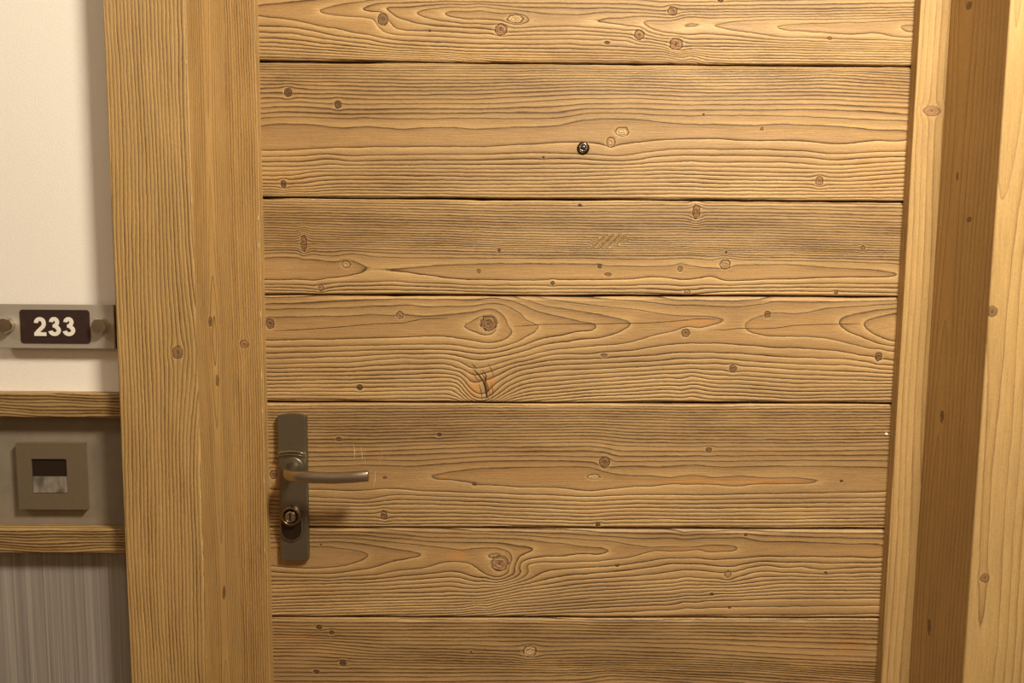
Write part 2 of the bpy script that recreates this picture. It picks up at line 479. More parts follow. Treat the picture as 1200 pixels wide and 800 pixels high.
6: """
0 6a 560,165 500,140 400,128 300,115 240,118 30,120
0 6a 560,165 540,185 460,215 350,230 200,235 30,222
-0.6 6a 200,170
1 6a 850,158 780,142 680,128 550,105 400,92 240,95 30,96
1 6a 850,158 800,175 700,195 600,225 500,245 350,262 170,262 30,252
2 6a 30,70 250,72 450,72 600,85 800,105 920,120 1000,130 1080,138 1140,130 1200,128
2 6a 30,282 350,290 600,270 700,250 850,235 940,208 1050,200 1120,210 1200,235
1.75 6a 1050,165
2 6b 0,128 70,130 140,150 180,200 168,250 120,276 50,272 0,242
1 6b 60,168 120,165
3 6a 30,52 240,50 500,55 750,75 950,92 1200,95
3 6b 0,95 130,100 220,115 305,132 270,155 220,180 192,230 155,274 80,294 0,288
3 6a 1200,283 1050,258 900,265 700,284 500,300 30,305
4 6a 240,34 550,38 750,55 900,68 1200,72
4 6b 0,72 250,75 450,98 640,122 710,145 650,162 450,172 300,181 235,200 222,235 240,256 200,285 100,311 0,308
4 6a 1200,302 1050,284 900,290 600,312 30,325
5 6a 800,38 1200,50
5 6b 0,50 200,55 400,72 600,85 800,105 950,120 1200,130
5 6c 0,130 100,126 230,122 315,142 280,162 150,161 0,158
5 6b 1150,143 1050,148 850,172 700,189 500,199 350,201 268,218 268,258 225,292 100,326 0,326
5 6a 1200,322 1000,310 600,330 30,344
6 6b 0,36 400,45 700,60 850,72 1200,72
6 6c 0,85 150,76 360,78 450,95 700,98 850,108 1160,115
6 6b 1200,178 1050,180 850,205 740,222 500,235 380,250 300,286 150,330 0,346
6 6c 0,195 180,205 270,195 360,195 480,185 700,188 1160,192
5.6 6c 700,145
6 6a 1200,342 1000,332 600,352 30,368
7 6b 700,42 1200,48
7 6c 0,60 350,48 480,62 800,70 1160,78
8 6c 0,42 350,36 800,48 1160,50
7 6b 1200,215 1050,210 900,235 700,256 450,280 300,310 100,352 0,366
7 6c 0,230 150,235 220,246 300,248 400,225 550,218 800,222 1160,225
7 6a 1200,362 600,374 30,390
8 6b 1200,245 1000,258 800,278 500,300 300,335 0,386
8 6c 0,265 120,265 200,276 320,272 400,248 500,238 700,245 820,264 900,256 1160,240
9 6b 1200,288 600,318 300,352 0,403
9 6c 0,308 260,320 400,285 600,280 840,292 1160,282
9 6a 1200,398 600,412 30,425
12 6b 1200,345 600,376 0,432
11 6c 0,350 260,352 600,322 1160,322
12 6a 1200,446 600,458 30,474
14 6b 1200,388 600,418 0,464
13 6c 0,395 300,390 600,367 1160,366
16 6b 1200,422 600,448 0,490
16 6c 0,448 600,432 1160,430
17 6c 0,490 600,480 1160,475
18 6c 0,530 600,528 1160,522
17 6b 1200,455 600,480
""",
7: """
18 7a 30,35 200,38 500,38 900,40 1200,42
14 7a 30,82 500,92 900,92 1200,96
9.5 7a 30,130 200,130 420,152 700,155 900,163 1200,168
6 7a 30,178 300,185 600,190 900,195 1200,205
3 7a 30,225 300,225 600,228 900,225 1200,230
1 7a 30,258 600,262 1200,255
19 7b 0,38 500,38 1150,42
14 7b 0,95 500,100 1150,118
9 7b 0,165 150,170 500,180 1150,215
5 7b 0,205 300,208 700,220 1150,252
2 7b 0,232 130,228 300,235 600,250 800,265
0 7b 130,255
"""}
# knots: view, x, y, half-width, half-height (view pixels), kind 0 dark .. 0.5 red-brown .. 1 pale
KNOTS = {
1: [('1a', 685, 105, 26, 32, .3), ('1b', 170, 160, 32, 30, .5), ('1b', 250, 102, 42, 22, 1.0), ('1b', 1100, 60, 24, 24, .5),
    ('1b', 918, 188, 26, 26, .55), ('1b', 1118, 238, 34, 30, .5), ('1b', 745, 230, 14, 9, .2), ('1a', 938, 167, 7, 6, 0), ('1c', 190, 2, 14, 9, 0), ('1c', 738, 192, 11, 8, .4)],
2: [('2a', 172, 177, 20, 24, .15), ('2a', 443, 243, 19, 22, .15), ('2a', 149, 672, 15, 22, .2), ('2b', 765, 445, 24, 26, .75),
    ('2b', 825, 390, 36, 24, 1.0), ('2c', 712, 632, 19, 25, .5), ('2b', 400, 528, 9, 6, .1), ('2c', 108, 285, 7, 6, .2), ('2c', 412, 362, 9, 9, .4)],
3: [('3a', 258, 262, 16, 44, .35), ('3a', 487, 378, 24, 20, .8), ('3a', 350, 505, 16, 18, .6), ('3b', 160, 302, 9, 13, .2), ('3b', 704, 388, 12, 13, .2),
    ('3b', 1140, 402, 14, 16, .6), ('3b', 450, 480, 10, 13, .3), ('3b', 598, 57, 11, 8, 0), ('3c', 74, 92, 20, 40, .4), ('3c', 230, 378, 28, 26, .7),
    ('3c', 25, 528, 17, 14, .6), ('3c', 975, 290, 12, 16, .4), ('3c', 830, 530, 12, 12, .3), ('3b', 50, 415, 12, 12, .5), ('3b', 750, 432, 20, 9, .5), ('3c', 235, 312, 8, 7, .1)],
4: [('4b', 105, 178, 44, 42, .35), ('4a', 778, 137, 19, 22, .6), ('4a', 75, 180, 24, 28, .3), ('4c', 458, 132, 17, 20, .35), ('4c', 272, 424, 19, 22, .3),
    ('4c', 1060, 360, 20, 26, .25), ('4a', 560, 526, 16, 16, .1), ('4c', 16, 232, 22, 22, .4), ('4b', 728, 352, 18, 12, .5), ('4b', 68, 525, 60, 84, None)],
5: [('5b', 685, 353, 30, 32, .35), ('5b', 628, 433, 36, 15, 1.0), ('5b', 648, 690, 15, 12, .1), ('5a', 645, 638, 19, 26, .3), ('5a', 400, 228, 16, 13, .3),
    ('5a', 945, 205, 12, 12, .1), ('5c', 140, 288, 17, 16, .35), ('5c', 858, 455, 11, 8, .1), ('5a', 1135, 470, 13, 12, .3), ('5a', 650, 437, 12, 8, .4), ('5a', 48, 420, 20, 26, .4)],
6: [('6b', 118, 208, 46, 44, .6), ('6c', 265, 290, 22, 22, .7), ('6c', 370, 58, 10, 9, .1), ('6c', 838, 280, 9, 9, .1), ('6c', 170, 405, 11, 10, .1), ('6c', 275, 484, 10, 8, .1), ('6b', 755, 220, 13, 7, .1), ('6a', 305, 106, 8, 6, .2)],
7: [('7a', 1008, 145, 26, 24, 1.0), ('7a', 207, 55, 12, 9, .1), ('7a', 298, 190, 13, 14, .1), ('7a', 197, 223, 12, 9, .1), ('7a', 255, 75, 9, 10, .2), ('7a', 785, 150, 5, 8, .2)]}
# resin-orange streaks in the wood: view, x, y, half-width, half-height, strength
TINTS = {
1: [('1b', 300, 310, 700, 45, .25)],
2: [('2b', 825, 390, 40, 22, .5), ('2c', 712, 640, 35, 35, .35), ('2a', 160, 660, 120, 60, .3), ('2c', 1000, 600, 160, 110, .35), ('2c', 1080, 170, 110, 90, .35)],
3: [('3a', 258, 262, 20, 40, .4)],
4: [('4b', 1195, 165, 75, 22, .8), ('4c', 60, 170, 140, 22, .85), ('4b', 25, 530, 34, 60, 1.0), ('4b', 118, 505, 26, 62, .95), ('4c', 400, 185, 60, 30, .3)],
5: [('5b', 1100, 455, 110, 20, .9), ('5c', 100, 456, 180, 20, .95), ('5c', 450, 456, 230, 16, .95), ('5a', 960, 430, 45, 12, .8), ('5b', 300, 380, 380, 70, .25), ('5b', 850, 610, 300, 50, .2)],
6: [('6a', 1050, 165, 55, 40, .8), ('6b', 1080, 140, 150, 14, .6), ('6c', 120, 142, 190, 16, .6), ('6a', 200, 350, 260, 60, .2)],
7: [('7b', 1050, 110, 70, 50, .5), ('7b', 950, 220, 160, 60, .35), ('7a', 180, 92, 90, 25, .35)]}

def dense(pts, step):
    out = [pts[0]]
    for a, b in zip(pts[:-1], pts[1:]):
        n = max(1, int(np.hypot(b[0]-a[0], b[1]-a[1])/step))
        for k in range(1, n+1): out.append((a[0]+(b[0]-a[0])*k/n, a[1]+(b[1]-a[1])*k/n))
    return out
def parse_trace(txt):
    X, P = [], []
    for ln in txt.strip().splitlines():
        t = ln.split(); pts = [vpx(t[1], *[float(q) for q in a.split(',')]) for a in t[2:]]
        for p in dense(pts, 22): X.append(p); P.append(float(t[0]))
    return X, P
class Spline2:
    """thin-plate spline through scattered ring lines (stretched along the grain)"""
    def __init__(s, X, P, ax, lam=1.5e-2):
        X = np.array(X, float); P = np.array(P, float)
        s.c = X.mean(0); s.k = 1/np.array([ax, 1.0])/0.05
        A = (X-s.c)*s.k; s.A = A; n = len(A)
        K = s.ker(((A[:, None]-A[None])**2).sum(-1)) + lam*np.eye(n)
        Q = np.c_[np.ones(n), A]
        L = np.block([[K, Q], [Q.T, np.zeros((3, 3))]])
        s.w = np.linalg.lstsq(L, np.r_[P, 0, 0, 0], rcond=None)[0] if n < 5 else np.linalg.solve(L, np.r_[P, 0, 0, 0])
    @staticmethod
    def ker(r2): return 0.5*r2*np.log(r2+1e-12)
    def __call__(s, U, V):
        sh = U.shape; B = (np.c_[U.ravel(), V.ravel()]-s.c)*s.k; out = np.empty(len(B)); n = len(s.A)
        for i in range(0, len(B), 6000):
            b = B[i:i+6000]
            r2 = (b[:, :1]-s.A[:, 0])**2; r2 += (b[:, 1:]-s.A[:, 1])**2
            out[i:i+6000] = s.ker(r2)@s.w[:n] + s.w[n] + b@s.w[n+1:]
        return out.reshape(sh)

def knot_warp(U, V, knots):
    """push sampling points towards knot centres so the rings part around each knot"""
    u, v = U.copy(), V.copy()
    for cu, cv, ru, rv, _ in knots:
        q2 = ((U-cu)/(ru*1.7))**2+((V-cv)/(rv*1.35))**2
        w = 0.8*np.exp(-0.5*q2*2.0)
        v -= (V-cv)*w; u -= (U-cu)*w*0.3
    return u, v
def knot_fields(U, V, knots):
    kd = np.full(U.shape, 4.0); kt = np.full(U.shape, 0.3)
    for cu, cv, ru, rv, t in knots:
        if t is None: continue
        q = np.sqrt(((U-cu)/ru)**2+((V-cv)/rv)**2); b = q < kd
        kd[b] = q[b]; kt[b] = t
    return kd, kt

class GridMesh:
    """several grids, boxes' faces and their attributes collected into one mesh"""
    def __init__(s): s.co = []; s.q = []; s.at = {k: [] for k in ('phi', 'grad', 'kd', 'kt', 'tint')}; s.gc = []; s.n = 0
    def grid(s, P, U=None, V=None, phi=None, knots=(), tint=None, flip=False):
        nv, nu = P.shape[:2]; idx = np.arange(nv*nu).reshape(nv, nu)+s.n
        q = np.stack([idx[:-1, :-1], idx[:-1, 1:], idx[1:, 1:], idx[1:, :-1]], -1).reshape(-1, 4)
        s.q.append(q[:, ::-1] if flip else q); s.co.append(P.reshape(-1, 3)); s.n += nv*nu
        Z = np.zeros((nv, nu))
        if phi is None: U = P[..., 0]; V = P[..., 2]; phi = V*160; gr = Z+160
        else:
            du = np.gradient(phi, axis=1)/np.maximum(np.gradient(U, axis=1), 1e-6); dv = np.gradient(phi, axis=0)/np.maximum(np.gradient(V, axis=0), 1e-6)
            gr = np.sqrt(du**2+dv**2)
            for _ in range(2):
                p = np.pad(gr, 1, mode='edge'); gr = (p[1:-1, 1:-1]*2+p[:-2, 1:-1]+p[2:, 1:-1]+p[1:-1, :-2]+p[1:-1, 2:])/6
        kd, kt = knot_fields(U, V, knots)
        for k, a in (('phi', phi), ('grad', np.clip(gr, 14, 900)), ('kd', kd), ('kt', kt), ('tint', Z if tint is None else tint)): s.at[k].append(a.ravel())
        s.gc.append(np.stack([U+Z, V+Z, Z+s.seed], -1).reshape(-1, 3))
    seed = 0.0
    def build(s, name, mat, parent=None):
        co = np.concatenate(s.co); q = np.concatenate(s.q)
        me = bpy.data.meshes.new(name); me.vertices.add(len(co)); me.vertices.foreach_set('co', co.ravel())
        me.loops.add(q.size); me.loops.foreach_set('vertex_index', q.ravel().astype(np.int32))
        me.polygons.add(len(q)); me.polygons.foreach_set('loop_start', np.arange(0, q.size, 4, dtype=np.int32))
        me.update(calc_edges=True); me.validate()
        for k, a in s.at.items():
            at = me.attributes.new(k, 'FLOAT', 'POINT'); at.data.foreach_set('value', np.concatenate(a).astype(np.float32))
        at = me.attributes.new('gc', 'FLOAT_VECTOR', 'POINT'); at.data.foreach_set('vector', np.concatenate(s.gc).astype(np.float32).ravel())
        return link(name, me, mat, parent, True)

def quad(P00, P10, P11, P01): return np.array([[P00, P10], [P01, P11]], float)

# ------------------------------------------------------------------ dimensions (metres)
DW = 0.92                       # visible door width
YS, YC, YW = -0.0166, -0.1473, -0.1073      # stop front, post front, wall face (door face is Y = 0)
XL, XR = -0.0405, 0.9629        # faces of the reveal
XLO, XRO = -0.1401, 1.0700      # outer edges of the posts
H_DOOR, H_CEIL = 2.06, 2.50

# ------------------------------------------------------------------ room shell
FLOORM = plain('brown_carpet', (0.16, 0.10, 0.06), 0.95, noise_scale=90, amount=0.3, bump=0.002)
CEILM = plain('white_ceiling', (0.75, 0.70, 0.62), 0.8, noise_scale=30, amount=0.03)
FARW = plain('far_wall_paint', (0.32, 0.24, 0.165), 0.75, noise_scale=40, amount=0.04)
tag(box('floor', -3.2, 3.8, -1.75, 0.3, -0.05, 0.0, FLOORM), 'brown carpet floor of the corridor', kind='structure')
tag(box('ceiling', -3.2, 3.8, -1.75, 0.3, H_CEIL, H_CEIL+0.05, CEILM), 'pale painted corridor ceiling', kind='structure')
tag(box('wall_front', -3.2, 3.8, -1.80, -1.75, 0, H_CEIL, FARW), 'painted corridor wall opposite the door', kind='structure')

# lower wallpaper with fine vertical threads
def wallpaper():
    s = NT('striped_wallpaper'); tc = s.t.nodes.new('ShaderNodeTexCoord').outputs['Object']
    a = s.noise(s.vscale(tc, (420, 1, 2.0)), 1.0, 3, 0.65); b = s.noise(s.vscale(tc, (1500, 1, 6)), 1.0, 2, 0.6); c = s.noise(s.vscale(tc, (70, 1, 0.8)), 1.0, 2)
    t = s.add(s.add(s.mul(a, 0.5), s.mul(b, 0.25)), s.mul(c, 0.35))
    col = s.mix(s.rng(t, 0.38, 0.72), (0.165, 0.143, 0.122), (0.44, 0.405, 0.36)); s.bump(t, 0.0004)
    return s.done(col, 0.6, 0, 0.3)
WALLP = wallpaper()
def zl(py): return on_y(70, py, YW)[2]
Z_R1T, Z_R1B = on_y(70, 461, YW-0.018)[2], on_y(70, 489.5, YW-0.018)[2]
Z_R2T, Z_R2B = on_y(70, 620, YW-0.018)[2], on_y(70, 648, YW-0.018)[2]
wall = tag(empty('wall_back', (0, 0, 0)), 'corridor wall around the door: cream paint, taupe band, striped paper', kind='structure')
for x0, x1 in ((-3.2, XLO+0.004), (XRO-0.004, 3.8)):
    box('upper_wall', x0, x1, YW, 0.2, (Z_R1T+Z_R1B)/2, H_CEIL, CREAM, wall)
    box('band_panel', x0, x1, YW+0.001, 0.2, (Z_R2T+Z_R2B)/2, (Z_R1T+Z_R1B)/2, TAUPE, wall)
    box('lower_wallpaper', x0, x1, YW+0.001, 0.2, 0.0, (Z_R2T+Z_R2B)/2, WALLP, wall)
box('over_door_wall', XLO+0.004, XRO-0.004, YW, 0.2, H_DOOR+0.09, H_CEIL, CREAM, wall)

# ------------------------------------------------------------------ door planks
rng = np.random.default_rng(7)
door = tag(empty('door_1', (DW/2, 0, 0)), 'wide wooden door of horizontal brushed planks with a lever handle', kind='structure')
PARENT_OFF = np.array([DW/2, 0, 0])
def put(o, parent=door):                    # geometry is written in world coordinates: undo the parent's offset
    o.location = -Vector(parent.location) if parent.parent is None else (0, 0, 0)
    return o
JL = [71, 231, 345, 470.5, 617.5, 722.5]; JR = [77, 236, 347.5, 472.5, 619.5, 724]
def joint(i):                               # height of a joint at the left and right edge of the door
    return on_y(306, JL[i], 0)[2], on_y(1050, JR[i], 0)[2]
XA, XB = -0.010, DW+0.010
joints = [joint(i) for i in range(6)]
xl_, xr_ = on_y(306, 400, 0)[0], on_y(1050, 400, 0)[0]
def jz(i, x): a, b = joints[i]; return a+(b-a)*(x-xl_)/(xr_-xl_)
def edges(i):                               # bottom and top edge of plank i (1..7 in view from the top) as functions of x
    top = (lambda x: jz(i-2, x)-0.0012) if i > 1 else (lambda x: jz(0, x)+0.142+0*x)
    bot = (lambda x: jz(i-1, x)+0.0009) if i < 7 else (lambda x: jz(5, x)-0.150+0*x)
    return bot, top

def plank_mesh(i, bot, top, spline, knots, tints, seed, step_u=0.0026, step_v=0.0014):
    nu = int((XB-XA)/step_u)+1; x = np.linspace(XA, XB, nu)
    b, t = bot(x), top(x); h = float(np.mean(t-b)); r = np.random.default_rng(seed)
    s_mid = np.linspace(0.006, h-0.0085, max(6, int(h/step_v)))
    svals = np.r_[0.0, 0.0004, 0.0010, 0.0020, 0.0035, s_mid, h-0.0068, h-0.0055, h-0.0045, h-0.0034, h-0.0022, h-0.0012, h-0.0004, h]/h
    S = svals[:, None]; X = np.repeat(x[None], len(svals), 0)
    # worn plank edges waver a little
    wt = smooth_noise(r, nu, 26)*0.0005+smooth_noise(r, nu, 7)*0.00018; wb = smooth_noise(r, nu, 30)*0.00045+smooth_noise(r, nu, 6)*0.00012
    Z = b+S*(t-b); Z = Z+wt*np.clip((S-0.5)*2, 0, 1)**6+wb*np.clip((0.5-S)*2, 0, 1)**6
    dt = (1-S)*h; db = S*h
    cham = 0.0044+smooth_noise(r, nu, 18)*0.0008
    Y = 0.0046*np.clip(1-dt/np.maximum(cham, 0.002), 0, 1)**1.05 + 0.0022*np.clip(1-db/0.0026, 0, 1)**2
    P = np.stack([X, Y, Z], -1)
    uu, vv = knot_warp(X, Z, knots)
    phi = spline(uu, vv)
    if i == 3:                              # curled figure in the third plank
        c = to_plane('3b', 755, 255); q = ((X-c[0]-(Z-c[1])*1.2)/0.021)**2+((Z-c[1])/0.0085)**2
        phi = phi+2.6*np.exp(-q**2)*np.sin((X-c[0])*620-(Z-c[1])*500)
    tint = np.zeros_like(X)
    for cu, cv, ru, rv, a in tints: tint = np.maximum(tint, a*np.exp(-(((X-cu)/ru)**2+((Z-cv)/rv)**2)**1.5))
    g = GridMesh(); g.seed = seed*3.7
    g.grid(P, X, Z, phi, knots, tint)
    yb = 0.022
    for row, fl in ((0, False), (-1, True)):     # lower and upper side of the plank
        e = P[row]; bk = e.copy(); bk[:, 1] = yb
        g.grid(np.stack([bk, e]), np.stack([X[row]]*2), np.stack([Z[row]-0.01, Z[row]]), np.stack([phi[row]-2, phi[row]]), flip=fl)
    bl, tl = np.array([x[0], yb, b[0]]), np.array([x[0], yb, t[0]]); br, tr = np.array([x[-1], yb, b[-1]]), np.array([x[-1], yb, t[-1]])
    g.grid(quad(br, bl, tl, tr))
    for col, fl in ((0, True), (-1, False)):     # end grain
        e = P[:, col]; bk = e.copy(); bk[:, 1] = yb
        g.grid(np.stack([e, bk], 1), None, None, None, flip=fl)
    return g

def to_plane(view, zx, zy): p = on_y(*vpx(view, zx, zy), 0.0); return p[0], p[2]
def local_list(rows, shrink=1.0):
    out = []
    for view, zx, zy, rx, ry, t in rows:
        c = to_plane(view, zx, zy); s = VIEWS[view][2]; k = (0-CAM[1])/F*1.005
        out.append((c[0], c[1], rx/s*k*shrink, ry/s*k*shrink, t))
    return out
AX = {1: 2.6, 2: 3.2, 3: 3.2, 4: 1.7, 5: 3.0, 6: 1.9, 7: 3.5}
PLANK_LABEL = {}
plank_objs = {}
for i in range(1, 8):
    X, P = parse_trace(TRACE[i])
    XY = []
    for px, py in X:
        p = on_y(px, py, 0.0); XY.append((p[0], p[2]))
    sp = Spline2(XY, P, AX[i])
    kn = local_list(KNOTS[i], 0.95); tn = local_list(TINTS[i])
    bot, top = edges(i)
    plank_objs[i] = put(plank_mesh(i, bot, top, sp, kn, tn, i).build('plank', PLANK, door))
# planks above and below the view
def simple_plank(z0, z1, seed):
    r = np.random.default_rng(seed); zc = z0+(z1-z0)*r.uniform(0.3, 0.7)
    def sp(U, V): return np.sqrt(((V-zc+0.004*np.sin(U*7+seed))*150)**2+(1.2+np.sin(U*5+seed*2))**2)
    g = plank_mesh(0, lambda x: z0+0*x+0.0012, lambda x: z1+0*x-0.0022, sp, [], [], seed, 0.012, 0.004)
    put(g.build('plank', PLANK, door))
zt = joints[0][0]+0.142+0.0034; zz = [zt, zt+0.16, H_DOOR-0.004]
for k in range(2): simple_plank(zz[k], zz[k+1], 20+k)
zb = joints[5][0]-0.150-0.0034; zs = np.linspace(0.012, zb, 5)
for k in range(4): simple_plank(zs[k], zs[k+1], 30+k)
put(box('door_core', XA, XB, 0.010, 0.045, 0.008, H_DOOR, CORE, door))

# ------------------------------------------------------------------ posts, stops
def strip_mesh(g, P0, du, dv, L, Hh, phif, knots=(), nu=40, nv=420, tint=None, flip=False, round_hi=0.0, round_lo=0.0, inward=None, seed=1):
    """grid along dv (height) and du (width); grain runs along the height"""
    r = np.random.default_rng(seed)
    u = np.linspace(0, L, nu)
    if round_hi: u = np.sort(np.r_[u[u < L-round_hi*1.02], L-round_hi*np.array([1, .7, .45, .25, .1, 0])])
    if round_lo: u = np.sort(np.r_[u[u > round_lo*1.02], round_lo*np.array([0, .1, .25, .45, .7, 1])])
    v = np.linspace(0, Hh, nv); V, U = np.meshgrid(v, u, indexing='ij')
    P = np.array(P0)+U[..., None]*np.array(du)+V[..., None]*np.array(dv)
    if inward is not None:
        wv = 1+0.5*smooth_noise(r, nv, 12)[:, None]
        if round_hi: t = np.clip((U-(L-round_hi))/round_hi, 0, 1); P += ((1-np.sqrt(np.clip(1-t*t, 0, 1)))*round_hi*0.75)[..., None]*np.array(inward)
        if round_lo: t = np.clip((round_lo-U)/round_lo, 0, 1); P += ((1-np.sqrt(np.clip(1-t*t, 0, 1)))*round_lo*0.75)[..., None]*np.array(inward)
    kk = [(b, a, rb, ra, t) for a, b, ra, rb, t in knots]      # along-grain first
    A, B = V, U                                                  # grain coordinate, cross coordinate
    aa, bb = knot_warp(A, B, kk)
    phi = phif(bb, aa)
    s = GridMesh(); s.seed = seed
    # gradient needs rows = cross coordinate: hand over transposed arrays
    Pt = P.transpose(1, 0, 2)
    g.seed = seed*1.3
    tt = None if tint is None else tint(U, V).T
    g.grid(Pt, A.T, B.T, phi.T, kk, tt, flip=not flip)

def ring_fn(center, density, cath, wob, seed):
    r = np.random.default_rng(seed); ph = r.uniform(0, 6, 6)
    def f(u, v):
        w = wob*(np.sin(v*4.1+ph[0])+0.6*np.sin(v*9.7+ph[1]+u*20)+0.35*np.sin(v*23+ph[2]+u*30)+0.15*np.sin(v*51+ph[3]))
        h = cath*(1.2+np.sin(v*3.3+ph[4])+0.5*np.sin(v*7.9+ph[5]))
        x = u-center+w
        return np.sqrt((x*density)**2+h**2)
    return f
def kpt(px, py, plane, val, org, axis):     # knot centre on a strip: cross and height coordinates
    p = on_y(px, py, val) if plane == 'y' else on_x(px, py, val)
    return abs(p[axis]-org), p[2]

HP = H_DOOR+0.09
def post(name, x_out, x_in, front_fn, ret_fn, kf, kr, sign, label, mat, mat2=None, seed=3):
    """door post: front face, reveal face, outer side, back"""
    g = GridMesh(); wdt = abs(x_in-x_out)
    if sign > 0:      # left post: its reveal faces +X
        strip_mesh(g, (x_out, YC, 0), (1, 0, 0), (0, 0, 1), wdt, HP, front_fn, kf, 64, 820, round_hi=0.003, round_lo=0.002, inward=(0, 1, 0), seed=seed)
        strip_mesh(g, (x_in, YC+0.0022, 0), (0, 1, 0), (0, 0, 1), abs(YC)-0.0022+0.03, HP, ret_fn, kr, 90, 820, seed=seed+1)
        g.grid(quad((x_out, 0.03, 0), (x_out, YC+0.0015, 0), (x_out, YC+0.0015, HP), (x_out, 0.03, HP)))
        g.grid(quad((x_in, 0.03, 0), (x_out, 0.03, 0), (x_out, 0.03, HP), (x_in, 0.03, HP)))
    else:             # right post: its reveal faces -X
        strip_mesh(g, (x_in, YC, 0), (1, 0, 0), (0, 0, 1), wdt, HP, front_fn, kf, 64, 820, round_lo=0.003, round_hi=0.002, inward=(0, 1, 0), seed=seed)
        strip_mesh(g, (x_in, YC+0.0022, 0), (0, 1, 0), (0, 0, 1), abs(YC)-0.0022+0.03, HP, ret_fn, kr, 90, 820, seed=seed+1, flip=True)
        g.grid(quad((x_out, YC+0.0015, 0), (x_out, 0.03, 0), (x_out, 0.03, HP), (x_out, YC+0.0015, HP)))
        g.grid(quad((x_out, 0.03, 0), (x_in, 0.03, 0), (x_in, 0.03, HP), (x_out, 0.03, HP)))
    return tag(g.build(name, mat), label, kind='structure')

lf = ring_fn(-0.02, 195, 0.3, 0.0009, 11)
def left_front(u, v):
    k = on_y(208, 413, YC)[2]
    du = 0.010*np.exp(-((v-k+0.01)/0.09)**2)*np.clip((u-0.035)/0.05, 0, 1.2)
    return 22*(0.105-u+du)/0.1 + 0.5*np.sin(v*5)+0.25*np.sin(v*17+u*40)
kx = kpt(208, 413, 'y', YC, XLO, 0)
kr1 = kpt(246, 377, 'x', XL, YC, 1); kr2 = kpt(254, 446, 'x', XL, YC, 1); kr3 = kpt(262, 695, 'x', XL, YC, 1)
def left_return(u, v):
    zc = on_x(250, 395, XL)[2]
    h = 1.0+2.6*np.abs(np.sin((v-zc)*5.2))+0.5*np.sin(v*11)
    return np.sqrt(((u-0.062+0.003*np.sin(v*6))*200)**2+(h*1.6)**2)
post('trim_1', XLO, XL, left_front, left_return, [(kx[0], kx[1], 0.0065, 0.0075, .35)],
     [(kr1[0], kr1[1], 0.007, 0.006, .2), (kr2[0], kr2[1], 0.006, 0.007, .3), (kr3[0], kr3[1], 0.006, 0.009, .2)], 1,
     'wooden door post left of the door, with close straight vertical grain', POST, seed=41)
kc1 = kpt(1157, 365, 'y', YC, XR, 0); kc2 = kpt(1154, 677, 'y', YC, XR, 0)
kq = [kpt(1137, 6, 'x', XR, YC, 1), kpt(1123, 206, 'x', XR, YC, 1), kpt(1137, 257, 'x', XR, YC, 1), kpt(1105, 488, 'x', XR, YC, 1), kpt(1090, 735, 'x', XR, YC, 1)]
def right_front(u, v):
    h = 3.0+1.6*np.sin(v*2.6+0.5)+0.7*np.sin(v*6.1)
    return np.sqrt(((u-0.012+0.004*np.sin(v*5.3)+0.0015*np.sin(v*19+u*30))*105)**2+h**2)
def right_return(u, v):
    h = 1.2+1.4*np.sin(v*4.6+1.0)
    return np.sqrt(((u-0.092+0.003*np.sin(v*5)+0.0012*np.sin(v*13))*120)**2+h**2)
post('trim_2', XRO, XR, right_front, right_return, [(max(kc1[0], 0.004), kc1[1], 0.006, 0.007, .3), (kc2[0], kc2[1], 0.006, 0.006, .4)],
     [(q[0], q[1], a*.7, b*.6, .2) for q, (a, b) in zip(kq, ((.009, .008), (.004, .010), (.007, .006), (.006, .014), (.005, .02)))], -1,
     'pale wooden door post at the right edge with a shaded reveal', SMOOTHW, seed=51)

def stop(name, x0, x1, fn, knots, mat, label, seed, lo, hi):
    g = GridMesh(); w_ = x1-x0
    strip_mesh(g, (x0, YS, 0), (1, 0, 0), (0, 0, 1), w_, H_DOOR, fn, knots, 40, 820, seed=seed, round_hi=hi, round_lo=lo, inward=(0, 1, 0))
    for x, fl in ((x0, True), (x1, False)):
        strip_mesh(g, (x, YS+0.0012, 0), (0, 1, 0), (0, 0, 1), -YS-0.0012, H_DOOR, lambda u, v: 3+u*160+0.2*np.sin(v*9), (), 10, 120, seed=seed+1, flip=fl)
    g.grid(quad((x1, 0, 0), (x0, 0, 0), (x0, 0, H_DOOR), (x1, 0, H_DOOR)))
    return tag(g.build(name, mat), label, kind='structure')
ks = kpt(286, 403, 'y', YS, XL, 0)
def left_stop(u, v): return 12*(u+0.006)/0.042+0.5*np.sin(v*4)+0.22*np.sin(v*14+u*60)
stop('trim_3', XL, 0.0017, left_stop, [(ks[0], ks[1], 0.0062, 0.0055, .5)], POST, 'narrow wooden door stop strip on the latch side', 61, 0, 0.002)
ks = kpt(1092, 130, 'y', YS, 0.921, 0)
def right_stop(u, v): return np.sqrt(((u-0.05)*130)**2+(2+np.sin(v*2.2))**2)+0.15*np.sin(v*15)
stop('trim_4', 0.921, XR, right_stop, [(ks[0], ks[1], 0.0115, 0.0066, .5)], SMOOTHW, 'narrow pale wooden door stop strip with a red knot, hinge side', 71, 0.0015, 0)
# head of the frame, above the view
g = GridMesh(); Zt = H_DOOR+0.001
def hb(x0, x1, y0, y1, z0, z1):
    c = lambda *p: p
    g.grid(quad((x0, y0, z0), (x1, y0, z0), (x1, y0, z1), (x0, y0, z1)), *[None]*3)
    g.grid(quad((x0, y0, z0), (x0, y1, z0), (x1, y1, z0), (x1, y0, z0)))
    g.grid(quad((x0, y0, z1), (x1, y0, z1), (x1, y1, z1), (x0, y1, z1)))
hb(XL+0.001, XR-0.001, YC, 0.03, Zt, HP)
tag(g.build('trim_5', POST), 'wooden head of the door frame above the planks', kind='structure')

